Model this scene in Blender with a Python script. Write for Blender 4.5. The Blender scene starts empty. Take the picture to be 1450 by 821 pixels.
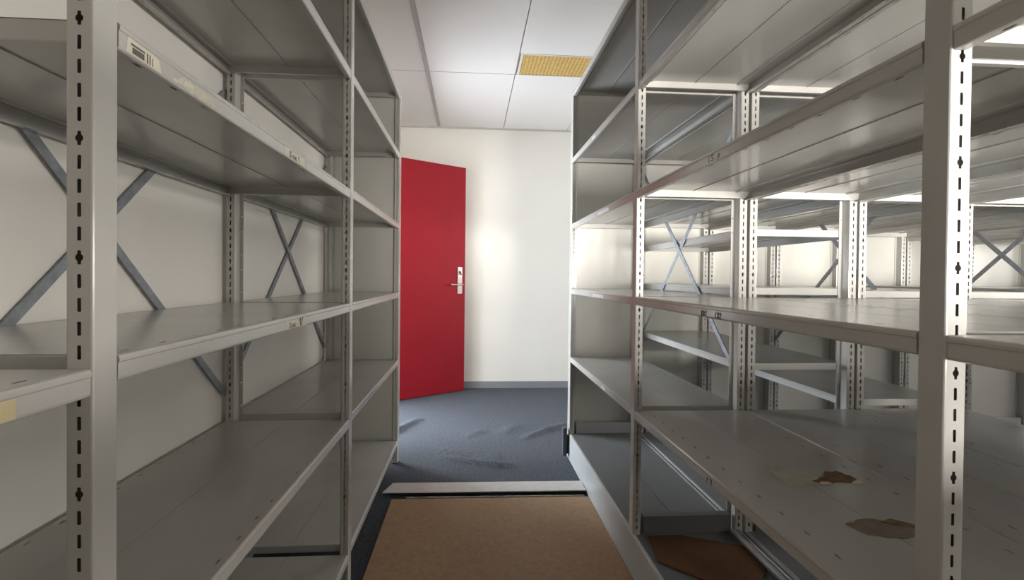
import bpy, math, random
from mathutils import Vector, Matrix
random.seed(4)
C = bpy.context.scene.collection
H = 1.075                     # eye height above the floor; heights below are given relative to it

# ------------------------------------------------------------------ materials
def nodes(name):
    m = bpy.data.materials.new(name); m.use_nodes = True
    nt = m.node_tree; b = nt.nodes['Principled BSDF']
    return m, nt, b

def mat(name, col, rough=.5, metal=0., spec=.5, noise=0., scale=8., bump=0., bscale=200., coat=0., stretch=(1, 1, 1)):
    m, nt, b = nodes(name)
    b.inputs['Base Color'].default_value = (*col, 1)
    b.inputs['Roughness'].default_value = rough
    b.inputs['Metallic'].default_value = metal
    b.inputs['Specular IOR Level'].default_value = spec
    b.inputs['Coat Weight'].default_value = coat
    tc = nt.nodes.new('ShaderNodeTexCoord')
    mp = nt.nodes.new('ShaderNodeMapping'); mp.inputs['Scale'].default_value = stretch
    nt.links.new(tc.outputs['Object'], mp.inputs['Vector'])
    if noise:
        n = nt.nodes.new('ShaderNodeTexNoise'); n.inputs['Scale'].default_value = scale
        n.inputs['Detail'].default_value = 5
        nt.links.new(mp.outputs['Vector'], n.inputs['Vector'])
        r = nt.nodes.new('ShaderNodeValToRGB')
        r.color_ramp.elements[0].position = .3; r.color_ramp.elements[1].position = .7
        r.color_ramp.elements[0].color = (*[c * (1 - noise) for c in col], 1)
        r.color_ramp.elements[1].color = (*[min(1, c * (1 + noise)) for c in col], 1)
        nt.links.new(n.outputs['Fac'], r.inputs['Fac'])
        nt.links.new(r.outputs['Color'], b.inputs['Base Color'])
    if bump:
        n = nt.nodes.new('ShaderNodeTexNoise'); n.inputs['Scale'].default_value = bscale
        n.inputs['Detail'].default_value = 3
        nt.links.new(mp.outputs['Vector'], n.inputs['Vector'])
        bp = nt.nodes.new('ShaderNodeBump'); bp.inputs['Strength'].default_value = bump
        bp.inputs['Distance'].default_value = .002
        nt.links.new(n.outputs['Fac'], bp.inputs['Height'])
        nt.links.new(bp.outputs['Normal'], b.inputs['Normal'])
    return m

M_PAINT = mat('grey_paint', (.49, .478, .45), .2, 0, .6, .05, 5, .04, 40)
M_PANEL = mat('panel_paint', (.57, .56, .515), .38, 0, .5, .05, 3, .12, 25)
M_PLINTH = mat('plinth_paint', (.42, .43, .43), .34, 0, .5, .05, 5, .06, 60)
M_DECK_BAR_SHADE = mat('deck_paint_bar_shade', (.165, .167, .17), .4, 0, .5, .06, 6, .06, 60)
M_GALV = mat('galvanised_steel', (.28, .30, .33), .5, .35, .5, .18, 40)
M_DARK = mat('dark_bracket', (.05, .055, .065), .5, 0)
M_WALL = mat('white_wall', (.80, .775, .725), .8, 0, .3, .015, 2, .1, 220)
M_CEIL = mat('ceiling_tile', (.80, .78, .755), .9, 0, .2, .02, 160, .25, 320)
M_GAP = mat('ceiling_joint', (.30, .29, .27), .9)
M_TBAR = mat('ceiling_bar', (.52, .50, .475), .6)
M_VENT = mat('yellowed_grille', (.60, .40, .125), .5, 0, .4, .1, 30)
M_VENTF = mat('vent_frame', (.72, .68, .60), .5)
M_DOOR = mat('red_door', (.27, .005, .014), .5, 0, .25, .06, 3, .06, 90)
M_CHROME = mat('brushed_steel', (.55, .52, .50), .28, 1)
M_PLATE = mat('lock_plate', (.70, .68, .64), .35, .4)
M_BASEB = mat('grey_baseboard', (.23, .24, .26), .6)
M_CARPET = mat('navy_carpet', (.076, .083, .099), .95, 0, .15, .35, 90, .9, 500)
M_BOARD = mat('brown_hardboard', (.33, .215, .127), .6, 0, .3, .12, 55, .15, 300)
M_CARD = mat('brown_cardboard', (.12, .055, .02), .7, 0, .3, .12, 30)
M_STRIP = mat('white_strip', (.56, .545, .52), .5, 0, .4, .06, 25)
M_TAPE = mat('cream_tape', (.64, .605, .51), .6, 0, .3, .04, 30)
M_STICK = mat('cream_sticker', (.64, .60, .49), .6, 0, .3, .05, 60)
M_YTAPE = mat('yellowed_tape', (.60, .50, .30), .55, 0, .3, .06, 30)
M_RES = mat('glue_residue', (.56, .52, .44), .7, 0, .3, .1, 70)
M_TORN = mat('torn_brown_tape', (.17, .095, .03), .6, 0, .4, .45, 55)
M_TORN2 = mat('faded_brown_tape', (.215, .16, .12), .5, 0, .4, .22, 40)
M_FLAKE = mat('pale_paper_flake', (.62, .54, .42), .7)
M_STAIN = mat('pale_tape_mark', (.50, .47, .37), .5, 0, .4, .1, 40)
M_INK = mat('marker_ink', (.035, .032, .03), .7)
M_FADED = mat('faded_marker_ink', (.12, .11, .10), .7)
M_SILVER = mat('worn_label', (.56, .58, .60), .4, .2)
M_GLASS = mat('window_frame_paint', (.75, .75, .73), .5)

# ------------------------------------------------------------------ mesh building
class MB:
    def __init__(s): s.v = []; s.f = []
    def face(s, *pts):
        n = len(s.v); s.v += [tuple(p) for p in pts]; s.f.append(tuple(range(n, n + len(pts))))
    def box(s, x0, x1, y0, y1, z0, z1):
        x0, x1 = min(x0, x1), max(x0, x1)
        n = len(s.v)
        s.v += [(x0, y0, z0), (x1, y0, z0), (x1, y1, z0), (x0, y1, z0), (x0, y0, z1), (x1, y0, z1), (x1, y1, z1), (x0, y1, z1)]
        s.f += [tuple(n + i for i in q) for q in ((0, 3, 2, 1), (4, 5, 6, 7), (0, 1, 5, 4), (1, 2, 6, 5), (2, 3, 7, 6), (3, 0, 4, 7))]
    def prism(s, poly, a, b, fn):
        """closed polygon [(p,q)..] swept from a to b; fn(p,q,t) -> xyz"""
        n = len(poly)
        A = [fn(p, q, a) for p, q in poly]; B = [fn(p, q, b) for p, q in poly]
        k = len(s.v); s.v += A + B
        s.f.append(tuple(range(k, k + n))); s.f.append(tuple(range(k + 2 * n - 1, k + n - 1, -1)))
        for i in range(n): j = (i + 1) % n; s.f.append((k + i, k + n + i, k + n + j, k + j))
    def sheet(s, line, a, b, fn):
        """open polyline swept from a to b"""
        n = len(line); k = len(s.v)
        s.v += [fn(p, q, a) for p, q in line] + [fn(p, q, b) for p, q in line]
        for i in range(n - 1): s.f.append((k + i, k + i + 1, k + n + i + 1, k + n + i))
    def bar(s, P, Q, w, t, up):
        """flat bar from P to Q; w wide across, t thick along up"""
        P, Q = Vector(P), Vector(Q); d = (Q - P).normalized(); u = Vector(up); sd = d.cross(u).normalized()
        pts = [(-w / 2, -t / 2), (w / 2, -t / 2), (w / 2, t / 2), (-w / 2, t / 2)]
        L = (Q - P).length
        s.prism(pts, 0, L, lambda p, q, a: tuple(P + d * a + sd * p + u * q))
    def cyl(s, P, Q, r, n=16, r2=None):
        P, Q = Vector(P), Vector(Q); d = (Q - P).normalized()
        a = d.orthogonal().normalized(); b = d.cross(a); r2 = r if r2 is None else r2
        k = len(s.v)
        for c, rr in ((P, r), (Q, r2)):
            s.v += [tuple(c + (a * math.cos(t) + b * math.sin(t)) * rr) for t in (2 * math.pi * i / n for i in range(n))]
        s.f.append(tuple(range(k + n - 1, k - 1, -1))); s.f.append(tuple(range(k + n, k + 2 * n)))
        for i in range(n): j = (i + 1) % n; s.f.append((k + i, k + j, k + n + j, k + n + i))
    def perf(s, fn, w, L, u0, holes):
        """perforated strip: fn(u,v)->xyz, u 0..w, v 0..L; holes = sorted [(v, [(dv, half width)..])]"""
        if not holes:
            s.face(fn(0, 0), fn(w, 0), fn(w, L), fn(0, L)); return
        vs = [h[0] for h in holes]
        cuts = [0] + [(a + b) / 2 for a, b in zip(vs, vs[1:])] + [L]
        for i, (vc, prof) in enumerate(holes):
            a, b = cuts[i], cuts[i + 1]
            top = list(reversed(prof))
            s.face(fn(u0, a), fn(w, a), fn(w, b), fn(u0, b), *[fn(u0 + h, vc + dv) for dv, h in top])
            s.face(fn(u0, b), fn(0, b), fn(0, a), fn(u0, a), *[fn(u0 - h, vc + dv) for dv, h in prof])
    def build(s, name, m, parent=None, smooth=False):
        me = bpy.data.meshes.new(name)
        org = Vector((0, 0, 0)); p = parent
        while p is not None: org += p.location; p = p.parent
        # own origin at the middle of the piece's underside
        xs = [v[0] for v in s.v]; ys = [v[1] for v in s.v]; zs = [v[2] for v in s.v]
        o3 = Vector(((min(xs) + max(xs)) / 2, (min(ys) + max(ys)) / 2, min(zs)))
        me.from_pydata([tuple(Vector(v) - o3) for v in s.v], [], s.f)
        me.update()
        if smooth:
            for q in me.polygons: q.use_smooth = True
        me.materials.append(m)
        o = bpy.data.objects.new(name, me); C.objects.link(o)
        o.location = o3 - org
        if parent: o.parent = parent
        return o

def empty(name, loc):
    o = bpy.data.objects.new(name, None); C.objects.link(o); o.location = loc
    o.empty_display_size = .1
    return o
def tag(o, label=None, cat=None, group=None, kind=None):
    if label: o['label'] = label
    if cat: o['category'] = cat
    if group: o['group'] = group
    if kind: o['kind'] = kind
    return o
def z_(z): return z + H

# ------------------------------------------------------------------ shelving
YP = [-.505, .497, 1.502, 2.497]           # near faces of the uprights along the aisle
PD = .033                                  # upright depth
PW = .028                                  # upright width
PITCH = .0258
SLOT = [(-.0076, 0), (-.0076, .0012), (-.0068, .0020), (.0068, .0020), (.0076, .0012), (.0076, 0)]
KEY = [(-.0076, 0), (-.0076, .0014), (-.0070, .0019), (-.0036, .0019), (-.0026, .0034), (0, .0042), (.0026, .0034), (.0036, .0019), (.0070, .0019), (.0076, .0014), (.0076, 0)]
DOT = [(-.0022, 0), (-.0016, .0016), (0, .0022), (.0016, .0016), (.0022, 0)]

def upright(x, s, y, z0, z1, parent):
    """x = outer face, s = direction of the rack's inside; slotted web faces -Y"""
    b = MB(); L = z1 - z0
    holes = []
    # key holes at z = .145 + n*5 pitches, slots between them
    n0 = math.ceil((z0 + .02 - .145) / PITCH); n1 = math.floor((z1 - .02 - .145) / PITCH)
    for n in range(n0, n1 + 1):
        holes.append((.145 + n * PITCH - z0, KEY if n % 5 == 0 else SLOT))
    c = .0022
    f = lambda u, v: (x + s * (c + u), y, z_(z0 + v))
    b.perf(f, PW - 2 * c, L, PW / 2 - c, holes)
    g = lambda p, q, t: (x + s * p, y + q, z_(t))
    b.sheet([(c, 0), (c * .3, c * .3), (0, c), (0, PD - .001), (.001, PD), (PW, PD), (PW, c), (PW - c * .3, c * .3), (PW - c, 0)], z0, z1, g)
    # rear flange with bolt holes, turned to the inside of the rack
    hz = []; v = .05
    while v < L - .03: hz.append((v, DOT)); v += PITCH * (2 if len(hz) % 2 else 3)
    b.perf(lambda u, v: (x + s * (PW + u), y + PD, z_(z0 + v)), .011, L, .006, hz)
    b.sheet([(PW + .011, PD), (PW + .011, PD + .002)], z0, z1, g)
    b.face(*[g(p, q, z0) for p, q in ((0, 0), (PW, 0), (PW, PD), (0, PD))])
    b.face(*[g(p, q, z1) for p, q in ((0, 0), (PW, 0), (PW, PD), (0, PD))])
    return b.build('upright', M_PAINT, parent)

def slot_row(L, first, pitch=.0675, half=.007, r=.0016):
    o = []; v = first
    while v < L - .03:
        o.append((v, [(-half, 0), (-half * .8, r), (half * .8, r), (half, 0)])); v += pitch
    return o

def shelf(xf, xb, y0, y1, z, parent, row=.018, name='shelf', m=None):
    """sheet steel tray: xf front edge, xb back edge, z top"""
    b = MB(); s = 1 if xb > xf else -1; D = abs(xb - xf); L = y1 - y0
    prof = [(.010, 0), (.0045, 0), (.0015, -.0012), (0, -.0042), (0, -.0078), (.0014, -.0098), (.0014, -.027), (.0024, -.0298), (.0045, -.031)]
    plain = [(.010, 0), (.003, 0), (.0006, -.0008), (0, -.003), (0, -.0285), (.0012, -.0305), (.0045, -.031)]
    for mir in (0, 1):
        pf = plain if mir else prof
        F = (lambda p, q, t: (xf + s * p, y0 + t, z_(z + q))) if not mir else (lambda p, q, t: (xf + s * (D - p), y0 + t, z_(z + q)))
        b.sheet(pf, 0, L, F)
        # return flange with oval slots
        b.perf(lambda u, v: F(.0045 + u, -.031, v), .0125, L, .006, slot_row(L, .04))
        b.sheet([(.0052, -.031), (.0052, -.0285), (.0165, -.0285), (.017, -.031)], 0, L, F)  # added backing that keeps the flange slots dark
        # rim ends closed
        for t in (0, L):
            b.face(*[F(p, q, t) for p, q in pf], F(.012, -.031, t), F(.012, 0, t))
    # two planks, perforated near the outer edges
    mid = D / 2
    Tn = lambda u, v: (xf + s * (.010 + u), y0 + v, z_(z))
    b.perf(Tn, mid - .0005 - .010, L, row - .010, slot_row(L, .03))
    Tf = lambda u, v: (xf + s * (mid + .0005 + u), y0 + v, z_(z))
    b.perf(Tf, mid - .0005 - .010, L, mid - .0005 - row, slot_row(L, .03))
    # the joint: both planks fold down next to each other
    G = lambda p, q, t: (xf + s * (mid + p), y0 + t, z_(z + q))
    b.sheet([(-.0005, 0), (-.0005, -.0022), (.0005, -.0022), (.0005, 0)], 0, L, G)
    # channels added under the slot rows to shut light out of them
    for c in (row, D - row):
        K = lambda p, q, t: (xf + s * (c + p), y0 + t, z_(z + q))
        b.sheet([(-.0035, 0), (-.003, -.004), (.003, -.004), (.0035, 0)], 0, L, K)
    # end rims
    for t, e in ((0, 1), (L, -1)):
        E = lambda p, q, d: (xf + s * d, y0 + t + e * p, z_(z + q))
        b.sheet([(.0025, .0001), (.0007, -.0007), (0, -.0025), (0, -.024), (.001, -.0255), (.009, -.0255)], .012, D - .012, E)
    return b.build(name, m or M_PAINT, parent)

def brace(x, y0, za, y1, zb, parent, off):
    b = MB()
    b.bar((x + off, y0, z_(za)), (x + off, y1, z_(zb)), .020, .0016, (1, 0, 0))
    # raised lip of the angle section
    d = Vector((0, y1 - y0, zb - za)).normalized(); n = Vector((0, -d.z, d.y))
    P = Vector((x + off, y0, z_(za))) + n * .0095; Q = Vector((x + off, y1, z_(zb))) + n * .0095
    sg = 1 if off >= 0 else -1
    b.bar(P + Vector((sg * .0012, 0, 0)), Q + Vector((sg * .0012, 0, 0)), .0022, .0032, (1, 0, 0))
    for y, z in ((y0, za), (y1, zb)):
        yy = y + d.y * .012; zz = z + d.z * .012
        b.cyl((x + off - .0022, yy, z_(zz)), (x + off + .0022, yy, z_(zz)), .006, 6)
    return b.build('cross_brace', M_GALV, parent)

def end_panel(x0, x1, y, z0, z1, parent):
    b = MB(); b.box(x0, x1, y, y + .0015, z_(z0), z_(z1))
    # turned edges
    for xx in (x0, x1): b.box(xx - .001 if xx == x1 else xx, xx if xx == x1 else xx + .001, y, y + .014, z_(z0), z_(z1))
    b.box(x0, x1, y, y + .014, z_(z1) - .001, z_(z1))
    return b.build('end_panel', M_PANEL, parent)

# ---- left rack, standing along the left wall
XL, DL = -.410, .4075
left = tag(empty('shelving_rack', (XL - DL / 2, 1.0, 0)),
    'long grey metal shelving rack standing on the carpet along the left wall', 'shelving rack')
LZ = [1.029, .693, .291, -.096, -.491, -.952]
for i, y in enumerate(YP):
    upright(XL, -1, y, -1.068, 1.036, left)
    upright(XL - DL, 1, y, -1.068, 1.036, left)
    for x0, x1 in ((XL - PW - .004, XL + .002), (XL - DL - .002, XL - DL + PW + .004)):
        b = MB(); b.box(x0, x1, y - .002, y + PD + .004, 0.0, .007); b.build('foot', M_DARK, left)
def Lb(i): return YP[i] + PD + .003, YP[i + 1] - .001
LS = {}
for bay, zs in ((0, [1.029, None, None, -.105, -.50, -.955]), (1, [1.029, .693, .291, -.096, -.493, -.956]), (2, [1.031, .694, .296, -.096, -.481, -.942])):
    for k, z in enumerate(zs):
        if z is None: continue
        LS[bay, k] = shelf(XL, XL - DL, *Lb(bay), z, left)
xb = XL - DL
for bay in (1, 2):
    ya, yb = YP[bay] + .02, YP[bay + 1] + .012
    brace(xb, ya + .01, .60, yb - .012, -.40, left, -.0028)
    brace(xb, ya + .01, -.40, yb - .01, .60, left, -.0068)
end_panel(XL - DL, XL, YP[3] + PD + .0025, -.96, 1.036, left)

# ---- right racks, side by side on carriages
XR, RP, RD = .581, .4155, .405
names = ['grey metal shelving rack bordering the aisle on the right, brown cardboard on its base',
         'grey metal shelving rack back to back with the rack bordering the aisle on the right',
         'third grey metal shelving rack counted from the aisle towards the right',
         'fourth grey metal shelving rack counted from the aisle towards the right',
         'fifth grey metal shelving rack counted from the aisle towards the right',
         'sixth grey metal shelving rack counted from the aisle, seen behind the near right upright',
         'grey metal shelving rack furthest from the aisle, at the right edge of the photo']
#            near bay                              middle bay                              far bay
RZ = {1: ([1.08, .694, .312, -.066, -.469], [1.08, .694, .312, -.066, -.471], [1.08, .694, .312, -.066, -.466]),
      2: ([1.08, .694, .312, -.066, -.469], [1.08, .694, .314, -.066, -.471], [1.08, .694, .322, .184, -.032, -.310]),
      3: ([1.08, .694, .312, -.066, -.469], [1.08, .694, .314, -.066, -.471], [1.08, .694, .318, -.040, -.446]),
      4: ([1.08, .694, .312, -.066], [1.08, .694, .314, -.066], [1.08, .694, .312, -.040]),
      5: ([1.08, .694, .312, -.066], [1.08, .694, .312, -.066], [1.08, .694, .290, -.030]),
      6: ([1.08, .694, .312, -.066], [1.08, .694, .312, -.066], [1.08, .694, .270, -.030]),
      7: ([1.08, .694, .312, -.066], [1.08, .694, .312, -.066], [1.08, .694, .255, -.030])}
RS = {}
racks = {}
for r in range(1, 8):
    x0 = XR + RP * (r - 1); x1 = x0 + RD
    rk = tag(empty('shelving_rack', ((x0 + x1) / 2, 1.0, 0)), names[r - 1], 'shelving rack', 'grey metal shelving racks standing right of the aisle')
    racks[r] = rk
    DZ = -.914
    for i, y in enumerate(YP):
        if r > 3 and i == 0: continue
        upright(x0, 1, y, DZ + .001, 1.086, rk); upright(x1, -1, y, DZ + .001, 1.086, rk)
        # carriage cross-bar between front and back upright
        b = MB()
        b.box(x0 + PW + .014, x1 - PW - .014, y + .003, y + PD - .003, z_(DZ) + .0005, z_(-.851))
        b.build('cross_bar', M_PLINTH if i == 3 else M_DECK_BAR_SHADE, rk)  # shade on all but the far bar is put into the darker paint
    for bay in range(0 if r < 4 else 1, 3):
        for k, z in enumerate(RZ[r][bay]):
            braced = bay == 2
            xf = x0 - (0 if r == 1 or (braced and r in (2, 4, 6)) else .0038); xk = x1 + (0 if braced and r in (1, 3, 5) else .0038)
            RS[r, bay, k] = shelf(xf, xk, *Lb(bay), z, rk, row=.047)
    if r in (1, 3, 5):
        ya, yb = YP[2] + .02, YP[3] + .012
        brace(x1, ya + .01, -.385, yb - .01, .64, rk, .0028)
        brace(x1, ya + .01, .64, yb - .012, -.36, rk, .0068)
    end_panel(x0, x1, YP[3] + PD + .0025, DZ, 1.086, rk)
    end_panel(x0, x1, YP[0 if r < 4 else 1] - .0165, DZ + .003, -.15 if r < 3 else -.075, rk)       # added unseen low sheet, keeps window light off the lower shelves
    # carriage: deck in two sheets, plinth on both long sides
    yA, yB = YP[0 if r < 4 else 1] - .02, YP[3] + PD + .02
    b = MB()
    xm = (x0 + x1) / 2
    b.box(x0 + .012, xm - .001, yA, yB, z_(DZ) - .0022, z_(DZ)); b.box(xm + .001, x1 - .012, yA, yB, z_(DZ) - .0022, z_(DZ))
    b.box(xm - .001, xm + .001, yA, yB, z_(DZ) - .0050, z_(DZ) - .0030)
    b.build('deck', M_DECK_BAR_SHADE, rk)
    for side, (xa, s) in enumerate(((x0, 1), (x1, -1))):
        b = MB()
        prof = [(.020, -.0026), (.012, -.0026), (.0115, .0005), (.0085, .0012), (.0070, .0006), (.0055, -.0006), (.0040, .0008), (.0015, .0006), (0, -.0016), (0, -.152), (.002, -.155), (.020, -.155), (.020, -.150), (.004, -.150), (.004, -.006), (.020, -.006)]
        b.prism(prof, yA, yB, lambda p, q, t: (xa + s * p, t, z_(DZ + q)))
        if r == 1 and side == 0:
            for yy, zz in ((2.28, -.975), (2.20, -.99), (1.2, -.98), (.2, -.98)):
                b.cyl((xa - .0015, yy, z_(zz)), (xa + .002, yy, z_(zz)), .0045, 8)
        b.build('plinth', M_PLINTH, rk)
    # wheels under the carriage
    for y in ((-.3, .8, 1.9) if r < 4 else (.8, 1.9)):
        b = MB(); b.cyl((xm - .015, y, .06), (xm + .015, y, .06), .06, 24)
        b.box(xm - .024, xm - .017, y - .04, y + .04, .05, z_(DZ) - .0055); b.box(xm + .017, xm + .024, y - .04, y + .04, .05, z_(DZ) - .0055)
        b.build('wheel', M_DARK, rk)
# raised back rail on the aisle rack's carriage
b = MB()
b.prism([(.940, 0), (.940, .010), (.9415, .012), (.955, .012), (.957, .009), (.966, .009), (.968, .012), (.9715, .012), (.973, .010), (.973, 0)], YP[1] + PD + .004, YP[2] - .002,
        lambda p, q, t: (p, t, z_(-.9135 + q)))
b.build('back_rail', M_PLINTH, racks[1])
b = MB(); b.box(.546, .566, 2.50, 2.535, z_(-1.045), z_(-.884)); b.box(.566, .5805, 2.52, 2.535, z_(-1.04), z_(-.93))
tag(b.build('end_bracket', M_DARK, racks[1]), 'dark end bracket of the plinth')

# ------------------------------------------------------------------ tapes, stickers and handwriting on the shelf fronts
GL = {'S': [[(.9, .85), (.6, 1), (.2, .85), (.25, .6), (.7, .42), (.8, .2), (.45, 0), (.05, .12)]],
      'I': [[(.5, .6), (.5, 0)]], 'D': [[(.15, .6), (.15, 0), (.6, .08), (.75, .32), (.5, .58), (.15, .6)]],
      'E': [[(.8, .6), (.2, .6), (.2, 0), (.85, 0)], [(.2, .3), (.7, .32)]],
      '1': [[(.2, .75), (.55, 1), (.55, 0)]], '(': [[(.7, 1.05), (.35, .75), (.3, .3), (.6, -.1)]],
      'C': [[(.85, .8), (.55, .95), (.2, .6), (.25, .2), (.6, 0), (.85, .12)]],
      'B': [[(.2, 0), (.2, 1), (.7, .85), (.65, .55), (.2, .52), (.75, .4), (.75, .1), (.2, 0)]],
      '8': [[(.5, .5), (.2, .75), (.5, 1), (.8, .75), (.5, .5), (.15, .22), (.5, 0), (.85, .22), (.5, .5)]],
      'R': [[(.2, 0), (.2, 1), (.75, .85), (.7, .55), (.2, .5), (.8, 0)]],
      '2': [[(.15, .75), (.45, 1), (.8, .75), (.2, .02), (.85, .02)]],
      'V': [[(.1, .9), (.45, 0), (.8, .9)]], '/': [[(.8, 1), (.25, 0)]],
      '4': [[(.65, 0), (.65, 1), (.1, .3), (.9, .3)]], 'r': [[(.2, 0), (.2, .7)], [(.2, .5), (.5, .75), (.8, .7)]],
      '9': [[(.75, .65), (.45, .5), (.2, .72), (.5, 1), (.75, .8), (.7, .3), (.55, 0)]], '.': [[(.4, .06), (.55, 0)]],
      'p': [[(.25, -.3), (.25, .65), (.7, .6), (.7, .25), (.25, .2)]]}
def write(text, fn, h, pen, name, m, parent, adv=.8):
    """strokes laid on a surface; fn(u,v,lift) -> xyz"""
    b = MB(); u0 = 0
    for ch in text:
        if ch == ' ': u0 += h * .5; continue
        for st in GL[ch]:
            for (p, q), (p2, q2) in zip(st, st[1:]):
                a = Vector((u0 + p * h * .75, q * h)); c = Vector((u0 + p2 * h * .75, q2 * h)); d = (c - a)
                if d.length < 1e-6: continue
                d.normalize(); n = Vector((-d.y, d.x)) * pen / 2; a2 = a - d * pen * .3; c2 = c + d * pen * .3
                qd = (a2 - n, c2 - n, c2 + n, a2 + n)
                b.prism([(v.x, v.y) for v in qd], .0, .0003, lambda p, q, t: fn(p, q, t))
        u0 += h * adv
    return b.build(name, m, parent)
def patch(poly, fn, th, name, m, parent):
    b = MB(); b.prism(poly, 0, th, fn); return b.build(name, m, parent)
def onL(y, z, lift=0): return lambda u, v, t: (XL - .0014 + lift + t, y + u, z_(z + v))
def onR(y, z, lift=0): return lambda u, v, t: (XR + .0014 - lift - t, y - u, z_(z + v))
def jag(poly, k=3, a=.0012):
    out = []
    for (x, y), (x2, y2) in zip(poly, poly[1:] + poly[:1]):
        for i in range(k):
            f = i / k; e = a if i else 0
            out.append((x + (x2 - x) * f + random.uniform(-e, e), y + (y2 - y) * f + random.uniform(-e, e)))
    return out

sh = LS[1, 2]   # 'SIDE 1'
patch(jag([(0, .0), (.112, .0), (.112, .020), (0, .020)]), onL(.985, .291 - .0302 + .0015), .0004, 'label_tape', M_TAPE, sh)
write('SIDE 1', onL(1.008, .2655, .0004), .0125, .0021, 'handwriting', M_INK, sh, .82)
sh = LS[1, 3]   # 'SIDE 2' with the figure written over
patch(jag([(0, 0), (.122, 0), (.122, .020), (0, .020)]), onL(.993, -.096 - .0302 + .0015), .0004, 'label_tape', M_TAPE, sh)
write('SIDE', onL(1.012, -.1222, .0004), .0115, .0019, 'handwriting', M_FADED, sh, .78)
write('1/', onL(1.068, -.1225, .0004), .0165, .0038, 'handwriting', M_INK, sh, .62)
# printed sticker and glue marks near the near upright
sh = LS[1, 2]
patch(jag([(0, .0), (.060, .0), (.055, .015), (.048, .0175), (.004, .0195)], 3, .0008), onL(.543, .2625), .0004, 'sticker', M_STICK, sh)
b = MB()
for u0, u1, v0, v1 in ((.008, .030, .0115, .0140), (.010, .029, .0025, .0100), (.0335, .0355, .002, .0145), (.038, .0395, .002, .0145), (.0425, .0435, .002, .012)):
    b.prism([(u0, v0), (u1, v0), (u1, v1), (u0, v1)], 0, .0003, onL(.543, .2625, .0004))
b.build('printing', M_FADED, sh)
patch(jag([(.0, .004), (.03, .001), (.075, .002), (.10, .004), (.09, .013), (.05, .018), (.02, .016)], 5, .002), onL(.625, .262), .00025, 'glue_mark', M_RES, sh)
patch(jag([(0, 0), (.022, .001), (.024, .008), (.006, .009)], 4, .001), onL(.645, .268, .00026), .0003, 'paper_scrap', M_STICK, sh)
sh = LS[0, 3]
patch([(0, 0), (.118, 0), (.118, .0185), (0, .0185)], onL(.30, -.1335), .0004, 'label_tape', M_YTAPE, sh)
# right rack fronts
write('(S.p', onR(1.045, .2862), .0155, .0022, 'handwriting', M_FADED, RS[1, 1, 2], .9)
write('88C', onR(1.068, -.0935), .013, .0026, 'handwriting', M_FADED, RS[1, 1, 3], .72)
write('(82', onR(1.005, -.0935), .013, .0026, 'handwriting', M_FADED, RS[1, 1, 3], .72)
write('r9', onR(1.03, -.4995), .0155, .0022, 'handwriting', M_INK, RS[1, 1, 4], .9)
for k, (ya, w) in {1: (2.10, .06), 2: (1.98, .16), 3: (2.05, .17), 4: (1.9, .06)}.items():
    patch(jag([(0, 0), (w, 0), (w * .95, .015), (.004, .0155)], 6, .0012), onR(ya, RZ[1][2][k] - .0265), .0003, 'worn_sticker', M_SILVER, RS[1, 2, k])
# torn parcel tape on the lower shelf
zt = -.4706
def onShelf(lift=0): return lambda u, v, t: (u, v, z_(zt) + lift + t)
sh = RS[1, 1, 4]
patch(jag([(.735, 1.03), (.725, .935), (.80, .945), (.84, .965), (.815, 1.02)], 4, .003), onShelf(), .0002, 'tape_mark', M_STAIN, sh)
patch(jag([(.800, .965), (.820, .945), (.865, .955), (.905, .948), (.915, .975), (.90, 1.015), (.865, 1.005), (.85, .985)], 4, .004), onShelf(.0002), .0005, 'torn_tape', M_TORN, sh)
patch(jag([(.882, .945), (.912, .945), (.916, .960), (.895, .957)], 3, .002), onShelf(.0008), .0006, 'paper_flake', M_FLAKE, sh)
patch(jag([(.806, .945), (.835, .945), (.836, .955), (.815, .957)], 3, .002), onShelf(.0008), .0006, 'paper_flake', M_FLAKE, sh)
patch(jag([(.725, .790), (.735, .755), (.79, .740), (.855, .752), (.866, .775), (.83, .80), (.77, .805)], 4, .004), onShelf(), .0004, 'torn_tape', M_TORN2, sh)
patch(jag([(.800, .795), (.858, .768), (.866, .775), (.83, .803)], 3, .002), onShelf(.0004), .0006, 'torn_tape', M_TORN, sh)
# brown cardboard on the base of the aisle rack
b = MB()
b.prism([(.636, 1.49), (.745, 1.49), (.938, 1.418), (.936, 1.30), (.84, 1.21), (.80, 1.17), (.70, 1.272), (.606, 1.355)], 0, .003, lambda p, q, t: (p, q, z_(-.9128) + t))
tag(b.build('cardboard_sheet', M_CARD), 'dark brown cardboard sheet lying on the base of the right rack', 'cardboard')

# ------------------------------------------------------------------ the room
X0, X1, Y0, Y1, ZC = -.832, 5.7, -3.0, 4.181, H + 1.419
XJ, YJ = .50, -.66                               # corner of a wall added out of view to screen the left rack
DY0, DY1, DZT = 2.735, 3.645, H + 1.016          # doorway in the left wall
def st(o): o['kind'] = 'structure'; return o
T = .12
b = MB(); b.box(X0 - T, X1 + T, Y1, Y1 + T, 0, ZC); st(b.build('wall_back', M_WALL))
b = MB(); b.box(X0 - T, X0, Y0, DY0, 0, ZC); b.box(X0 - T, X0, DY1, Y1, 0, ZC); b.box(X0 - T, X0, DY0, DY1, DZT, ZC)
st(b.build('wall_left', M_WALL))
WX0, WX1, WZ0, WZ1 = .62, 2.45, H - .36, H + .22
b = MB(); b.box(X0 - T, XJ, YJ - T, YJ, 0, ZC); b.box(XJ - T, XJ, Y0, YJ - T, 0, ZC)  # jog added to block window light from the left rack
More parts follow.
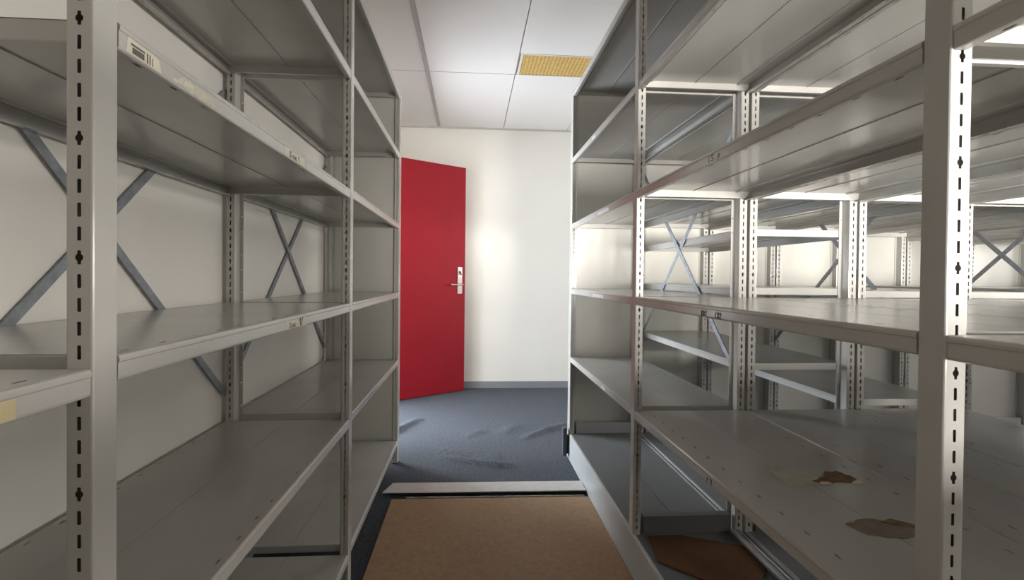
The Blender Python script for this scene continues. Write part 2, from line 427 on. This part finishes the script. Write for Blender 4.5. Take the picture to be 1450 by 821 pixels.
b.box(XJ - T, WX0, Y0 - T, Y0, 0, ZC); b.box(WX1, X1 + T, Y0 - T, Y0, 0, ZC); b.box(WX0, WX1, Y0 - T, Y0, 0, WZ0); b.box(WX0, WX1, Y0 - T, Y0, WZ1, ZC)
st(b.build('wall_front', M_WALL))
SY0, SY1, SZ0, SZ1 = -2.7, 2.4, H - .10, H + .90
FY0, FY1, FZ0, FZ1 = 2.62, 4.05, H - .15, H + 1.0
b = MB(); b.box(X1, X1 + T, Y0, SY0, 0, ZC); b.box(X1, X1 + T, FY1, Y1, 0, ZC); b.box(X1, X1 + T, SY1, FY0, 0, ZC)
b.box(X1, X1 + T, SY0, SY1, 0, SZ0); b.box(X1, X1 + T, SY0, SY1, SZ1, ZC); b.box(X1, X1 + T, FY0, FY1, 0, FZ0); b.box(X1, X1 + T, FY0, FY1, FZ1, ZC)
st(b.build('wall_right', M_WALL))
b = MB(); n = 2; w = (WX1 - WX0) / n
for i in range(n + 1): x = WX0 + i * w; b.box(max(WX0, x - .025), min(WX1, x + .025), Y0 - .09, Y0 - .03, WZ0, WZ1)
for z in (WZ0 + .025, WZ1 - .025): b.box(WX0, WX1, Y0 - .09, Y0 - .03, z - .025, z + .025)
st(b.build('window_1', M_GLASS))
b = MB(); n = 5; w = (SY1 - SY0) / n
for i in range(n + 1): y = SY0 + i * w; b.box(X1 + .03, X1 + .09, max(SY0, y - .025), min(SY1, y + .025), SZ0, SZ1)
for z in (SZ0 + .025, SZ1 - .025): b.box(X1 + .03, X1 + .09, SY0, SY1, z - .025, z + .025)
st(b.build('window_3', M_GLASS))
b = MB()
for y in (FY0, (FY0 + FY1) / 2, FY1): b.box(X1 + .03, X1 + .09, max(FY0, y - .025), min(FY1, y + .025), FZ0, FZ1)
for z in (FZ0 + .025, FZ1 - .025): b.box(X1 + .03, X1 + .09, FY0, FY1, z - .025, z + .025)
st(b.build('window_4', M_GLASS))
# skirting
BH = .063
b = MB(); b.box(X0, X1, Y1 - .012, Y1 - .0002, .0, BH); st(b.build('baseboard_back', M_BASEB))
b = MB(); b.box(X0 + .0002, X0 + .011, YJ, DY0 - .06, 0, BH); b.box(X0 + .0002, X0 + .011, DY1 + .06, Y1 - .013, 0, BH); st(b.build('baseboard_left', M_BASEB))
b = MB(); b.box(X1 - .012, X1 - .0002, Y0, Y1 - .013, 0, BH); st(b.build('baseboard_right', M_BASEB))
b = MB(); b.box(X0, X1, Y1 - .016, Y1 - .0002, ZC - .012, ZC - .0002); st(b.build('trim_1', M_TBAR))
# door lining
b = MB()
b.box(X0 - T - .002, X0 + .004, DY0 + .0, DY0 + .025, 0, DZT); b.box(X0 - T - .002, X0 + .004, DY1 - .025, DY1, 0, DZT); b.box(X0 - T - .002, X0 + .004, DY0, DY1, DZT - .025, DZT)
st(b.build('trim_2', M_VENTF))

# carpet: a grid that carries the wrinkles
WR = [((-.16, 2.575), (.17, 2.445), .010, .020), ((.10, 2.475), (.24, 2.44), .006, .03), ((.36, 2.86), (.56, 3.03), .009, .022), ((.52, 3.0), (.72, 3.12), .012, .028),
      ((-.52, 3.00), (-.38, 3.26), .014, .026), ((-.55, 2.92), (-.47, 3.06), .010, .02), ((-.02, 2.90), (.10, 3.02), .006, .03), ((.22, 2.95), (.34, 3.10), .006, .035), ((-.2, 2.7), (.0, 2.62), .005, .03), ((.05, 2.6), (.18, 2.56), .003, .05)]
def hgt(x, y):
    h = 0
    for (ax, ay), (bx, by), a, s in WR:
        dx, dy = bx - ax, by - ay; L2 = dx * dx + dy * dy
        t = ((x - ax) * dx + (y - ay) * dy) / L2; tc = min(1, max(0, t))
        px, py = ax + dx * tc, ay + dy * tc
        d2 = (x - px) ** 2 + (y - py) ** 2
        e = math.exp(-d2 / (2 * s * s)) * (math.sin(math.pi * min(1, max(0, (t + .15) / 1.3))) ** .7 if -.15 < t < 1.15 else 0)
        h += 1.7 * a * e
    return h + .0012 * math.sin(x * 9 + y * 4) * math.sin(y * 7 - x * 3) * (1 if 2.25 < y < 4.0 and -.6 < x < .9 else 0)
me = bpy.data.meshes.new('floor'); vs = []; fs = []
gx = [X0 - 2.2, X0 - .6, -.8] + [-.6 + i * .0125 for i in range(113)] + [1.2, X1 + T]
gy = [Y0 - .1, 0, 2.0] + [2.25 + i * .0125 for i in range(100)] + [3.8, Y1 + T]
for y in gy:
    for x in gx: vs.append((x, y, hgt(x, y)))
nx = len(gx)
for j in range(len(gy) - 1):
    for i in range(nx - 1): a = j * nx + i; fs.append((a, a + 1, a + nx + 1, a + nx))
me.from_pydata(vs, [], fs); me.materials.append(M_CARPET)
for q in me.polygons: q.use_smooth = True
fl = bpy.data.objects.new('floor', me); C.objects.link(fl); st(fl)

# ceiling: backing with 0.61 x 1.2 m tiles, thin joints, one wide bar
b = MB(); b.box(X0 - T, X1 + T, Y0 - T, Y1 + T, ZC + .02, ZC + .06)
xs = [-.318 + .6125 * i for i in range(-2, 10)]; ys = [3.053 + 1.13 * i for i in range(-6, 3)]
VX0, VX1, VY0, VY1 = .309, .907, 2.775, 3.051
def clip(a, b_, lo, hi): return max(a, lo), min(b_, hi)
for i in range(len(xs) - 1):
    for j in range(len(ys) - 1):
        a, c = clip(xs[i] + .0032, xs[i + 1] - .0032, X0 + .0, X1); d, e = clip(ys[j] + .004, ys[j + 1] - .004, Y0, Y1)
        if abs(xs[i] + .318) < .01: a += .011
        if abs(xs[i + 1] + .318) < .01: c -= .011
        if c <= a or e <= d: continue
        if a < VX0 + .05 and c > VX1 - .05 and e > VY1 - .05 and d < VY0: e = VY0 - .012
        b.box(a, c, d, e, ZC, ZC + .02)
st(b.build('ceiling', M_CEIL))
b = MB(); b.box(-.3305, -.3055, Y0, Y1 - .017, ZC - .001, ZC + .002)
for x in (-.3305, -.3075): b.box(x, x + .002, Y0, Y1 - .017, ZC - .004, ZC - .001)
st(b.build('trim_3', M_TBAR))

# yellowed grille in the ceiling
vent = tag(empty('ceiling_vent', ((VX0 + VX1) / 2, (VY0 + VY1) / 2, ZC)), 'yellowed ribbed air grille set into the white ceiling', 'vent')
b = MB()
b.box(VX0 - .002, VX0 + .012, VY0 - .010, VY1, ZC - .002, ZC + .012); b.box(VX1 - .012, VX1 - .001, VY0 - .010, VY1, ZC - .002, ZC + .012)
b.box(VX0 + .012, VX1 - .012, VY0 - .010, VY0 + .002, ZC - .002, ZC + .012); b.box(VX0 + .012, VX1 - .012, VY1 - .003, VY1, ZC - .002, ZC + .012)
b.build('vent_frame', M_VENTF, vent)
b = MB(); n = 46
ln = [(VX0 + .012 + (VX1 - VX0 - .024) * i / n, (.0 if i % 2 else .0026)) for i in range(n + 1)]
b.sheet(ln, VY0 + .002, VY1 - .003, lambda p, q, t: (p, t, ZC + q))
for i in range(9):
    y = VY0 + .01 + (VY1 - VY0 - .02) * i / 8
    b.box(VX0 + .012, VX1 - .012, y - .0008, y + .0008, ZC + .0005, ZC + .0065)
tag(b.build('grille', M_VENT, vent), 'yellow ribbed grille')

# ------------------------------------------------------------------ the red door, standing open
hg = Vector((-.822, 3.632, 0)); fr = Vector((-.057, 4.080, 0)); dw = (fr - hg).length
dx = (fr - hg).normalized(); nn = Vector((dx.y, -dx.x, 0))           # nn points at the room
def onD(a, z, t): v = hg + dx * a + nn * t; return (v.x, v.y, z)
b = MB(); c = .002
poly = [(c, 0), (dw - c, 0), (dw, -c), (dw, -.040 + c), (dw - c, -.040), (c, -.040), (0, -.040 + c), (0, -c)]
b.prism(poly, .006, H + 1.009, lambda p, q, t: onD(p, t, q))
door = st(b.build('door_1', M_DOOR))
pc = dw - .058; pw = .024
b = MB(); zt0, zb0 = H + .083, H - .163
r_ = .004
b.prism([(pc - pw + r_, zb0), (pc + pw - r_, zb0), (pc + pw, zb0 + r_), (pc + pw, zt0 - r_), (pc + pw - r_, zt0), (pc - pw + r_, zt0), (pc - pw, zt0 - r_), (pc - pw, zb0 + r_)], 0.0003, .007, lambda p, q, t: onD(p, q, t))
plate = tag(b.build('handle_plate', M_CHROME, door), 'steel handle plate')
b = MB(); b.prism([(pc - pw + .002, H - .012), (pc + pw - .008, H - .012), (pc + pw - .002, H - .004), (pc + pw - .002, zt0 - .003), (pc - pw + .002, zt0 - .003)], .0071, .0095, lambda p, q, t: onD(p, q, t))
b.build('lock_cover', M_PLATE, plate)
b = MB(); b.cyl(onD(pc - .004, H + .033, .0096), onD(pc - .004, H + .033, .022), .009, 16); b.bar(onD(pc - .012, H + .046, .020), onD(pc + .008, H + .012, .020), .007, .010, tuple(nn))
b.bar(onD(pc - .006, H + .012, .0125), onD(pc + .014, H + .018, .0125), .006, .005, tuple(nn))
b.build('thumb_turn', M_DARK, plate)
b = MB(); zl = H - .079
b.cyl(onD(pc, zl, .0072), onD(pc, zl, .050), .011, 16); b.cyl(onD(pc + .010, zl, .047), onD(pc - .095, zl, .047), .0095, 14, .008)
b.cyl(onD(pc - .095, zl, .047), onD(pc - .102, zl, .030), .008, 12)
tag(b.build('lever', M_CHROME, door, True), 'steel lever handle')

# ------------------------------------------------------------------ floor board and strip in the aisle
b = MB(); b.prism([(-.372, -.6), (.5785, -.6), (.5785, 2.068), (-.368, 2.080)], .0022, .011, lambda p, q, t: (p, q, t))
tag(b.build('hardboard_sheet', M_BOARD), 'brown hardboard sheet laid on the floor between the racks', 'floor board')
b = MB(); b.prism([(-.420, 2.122), (.577, 2.108), (.577, 2.206), (-.386, 2.219)], .0185, .0225, lambda p, q, t: (p, q, t))
sp = tag(b.build('threshold_strip', M_STRIP), 'pale flat strip lying across the aisle between carpet and hardboard', 'strip')
b = MB(); b.prism([(-.37, 2.160), (.574, 2.146), (.574, 2.200), (-.37, 2.213)], .0025, .0184, lambda p, q, t: (p, q, t))
tag(b.build('strip_shade_core', M_DARK, sp), 'core added under the strip, dark in place of shade')  # dark colour stands in for the shadow gap below the raised plate
b = MB(); b.prism(jag([(-.30, 2.096), (.56, 2.084), (.56, 2.092), (-.30, 2.104)], 40, .003), .0025, .0075, lambda p, q, t: (p, q, t))
tag(b.build('filler_edge', M_RES, sp), 'ragged pale filler along the strip')

# ------------------------------------------------------------------ the corridor behind the doorway
CX = X0 - 1.9
b = MB(); b.box(CX - T, CX, 1.2, 2.1, 0, ZC); b.box(CX - T, CX, 4.9, 5.6, 0, ZC); b.box(CX - T, CX, 2.1, 4.9, 0, .3); b.box(CX - T, CX, 2.1, 4.9, 2.3, ZC)
b.box(CX, X0 - T, 1.1, 1.2, 0, ZC); b.box(CX, X0 - T, 5.6, 5.7, 0, ZC); b.box(CX - T, X0 - T, 1.1, 5.7, ZC, ZC + .05)
b.box(X0 - T - .001, X0 - T, Y1 + T, 5.6, 0, ZC)
st(b.build('wall_corridor', M_WALL))
b = MB()
for y in (2.1, 3.5, 4.9): b.box(CX - .08, CX - .03, max(2.1, y - .03), min(4.9, y + .03), .3, 2.3)
for z in (.33, 2.27): b.box(CX - .08, CX - .03, 2.1, 4.9, z - .03, z + .03)
st(b.build('window_2', M_GLASS))

# ------------------------------------------------------------------ light
def area(name, loc, rot, sx, sy, power, col, spread=180):
    l = bpy.data.lights.new(name, 'AREA'); l.shape = 'RECTANGLE'; l.size = sx; l.size_y = sy; l.energy = power; l.color = col; l.spread = math.radians(spread)
    o = bpy.data.objects.new(name, l); C.objects.link(o); o.location = loc; o.rotation_euler = rot; return o
R = math.radians
area('daylight_corridor', (CX - .2, 3.5, 1.3), (0, R(-90), 0), 2.0, 2.8, 610, (.83, .91, 1.0))
area('daylight_window', ((WX0 + WX1) / 2, Y0 - .2, (WZ0 + WZ1) / 2 - .03), (R(95), 0, 0), WX1 - WX0, WZ1 - WZ0, 100, (1, .965, .91), 54)
area('daylight_side_window', (X1 + .2, (SY0 + SY1) / 2, (SZ0 + SZ1) / 2), (0, R(90), 0), SZ1 - SZ0, SY1 - SY0, 100, (1, .955, .89), 90)
area('daylight_far_window', (X1 + .2, (FY0 + FY1) / 2, (FZ0 + FZ1) / 2), (0, R(90), 0), FZ1 - FZ0, FY1 - FY0, 58, (1, .955, .90), 120)
wd = bpy.data.worlds.new('World'); bpy.context.scene.world = wd; wd.use_nodes = True
wd.node_tree.nodes['Background'].inputs['Color'].default_value = (.75, .86, 1, 1)
wd.node_tree.nodes['Background'].inputs['Strength'].default_value = 1.0

# ------------------------------------------------------------------ camera
F, PX, PY, ya, pi_, ro = 614.85, 704.35, 397.57, .0604, -.0102, .0102
def cam_axes():
    cy, sy, cp, sp = math.cos(ya), math.sin(ya), math.cos(pi_), math.sin(pi_)
    x = Vector((cy, -sy, 0)); y = Vector((sy, cy, 0)); z = Vector((0, 0, 1))
    fw = y * cp + z * sp; up = -y * sp + z * cp
    c, s = math.cos(ro), math.sin(ro)
    return x * c + up * s, -x * s + up * c, fw
r3, u3, f3 = cam_axes()
cd = bpy.data.cameras.new('camera'); cam = bpy.data.objects.new('camera', cd); C.objects.link(cam)
cam.matrix_world = Matrix(((r3.x, u3.x, -f3.x, 0), (r3.y, u3.y, -f3.y, 0), (r3.z, u3.z, -f3.z, H), (0, 0, 0, 1)))
cd.sensor_width = 36; cd.lens = F * 36 / 1450
cd.shift_x = (725 - PX) / 1450; cd.shift_y = (PY - 410.5) / 1450
cd.clip_start = .02; cd.clip_end = 100
sc = bpy.context.scene; sc.camera = cam
sc.view_settings.view_transform = 'Standard'; sc.view_settings.look = 'None'
sc.view_settings.exposure = 0.0; sc.view_settings.gamma = 1.0; sc.view_settings.use_curve_mapping = False
sc.cycles.max_bounces = 10; sc.cycles.diffuse_bounces = 6
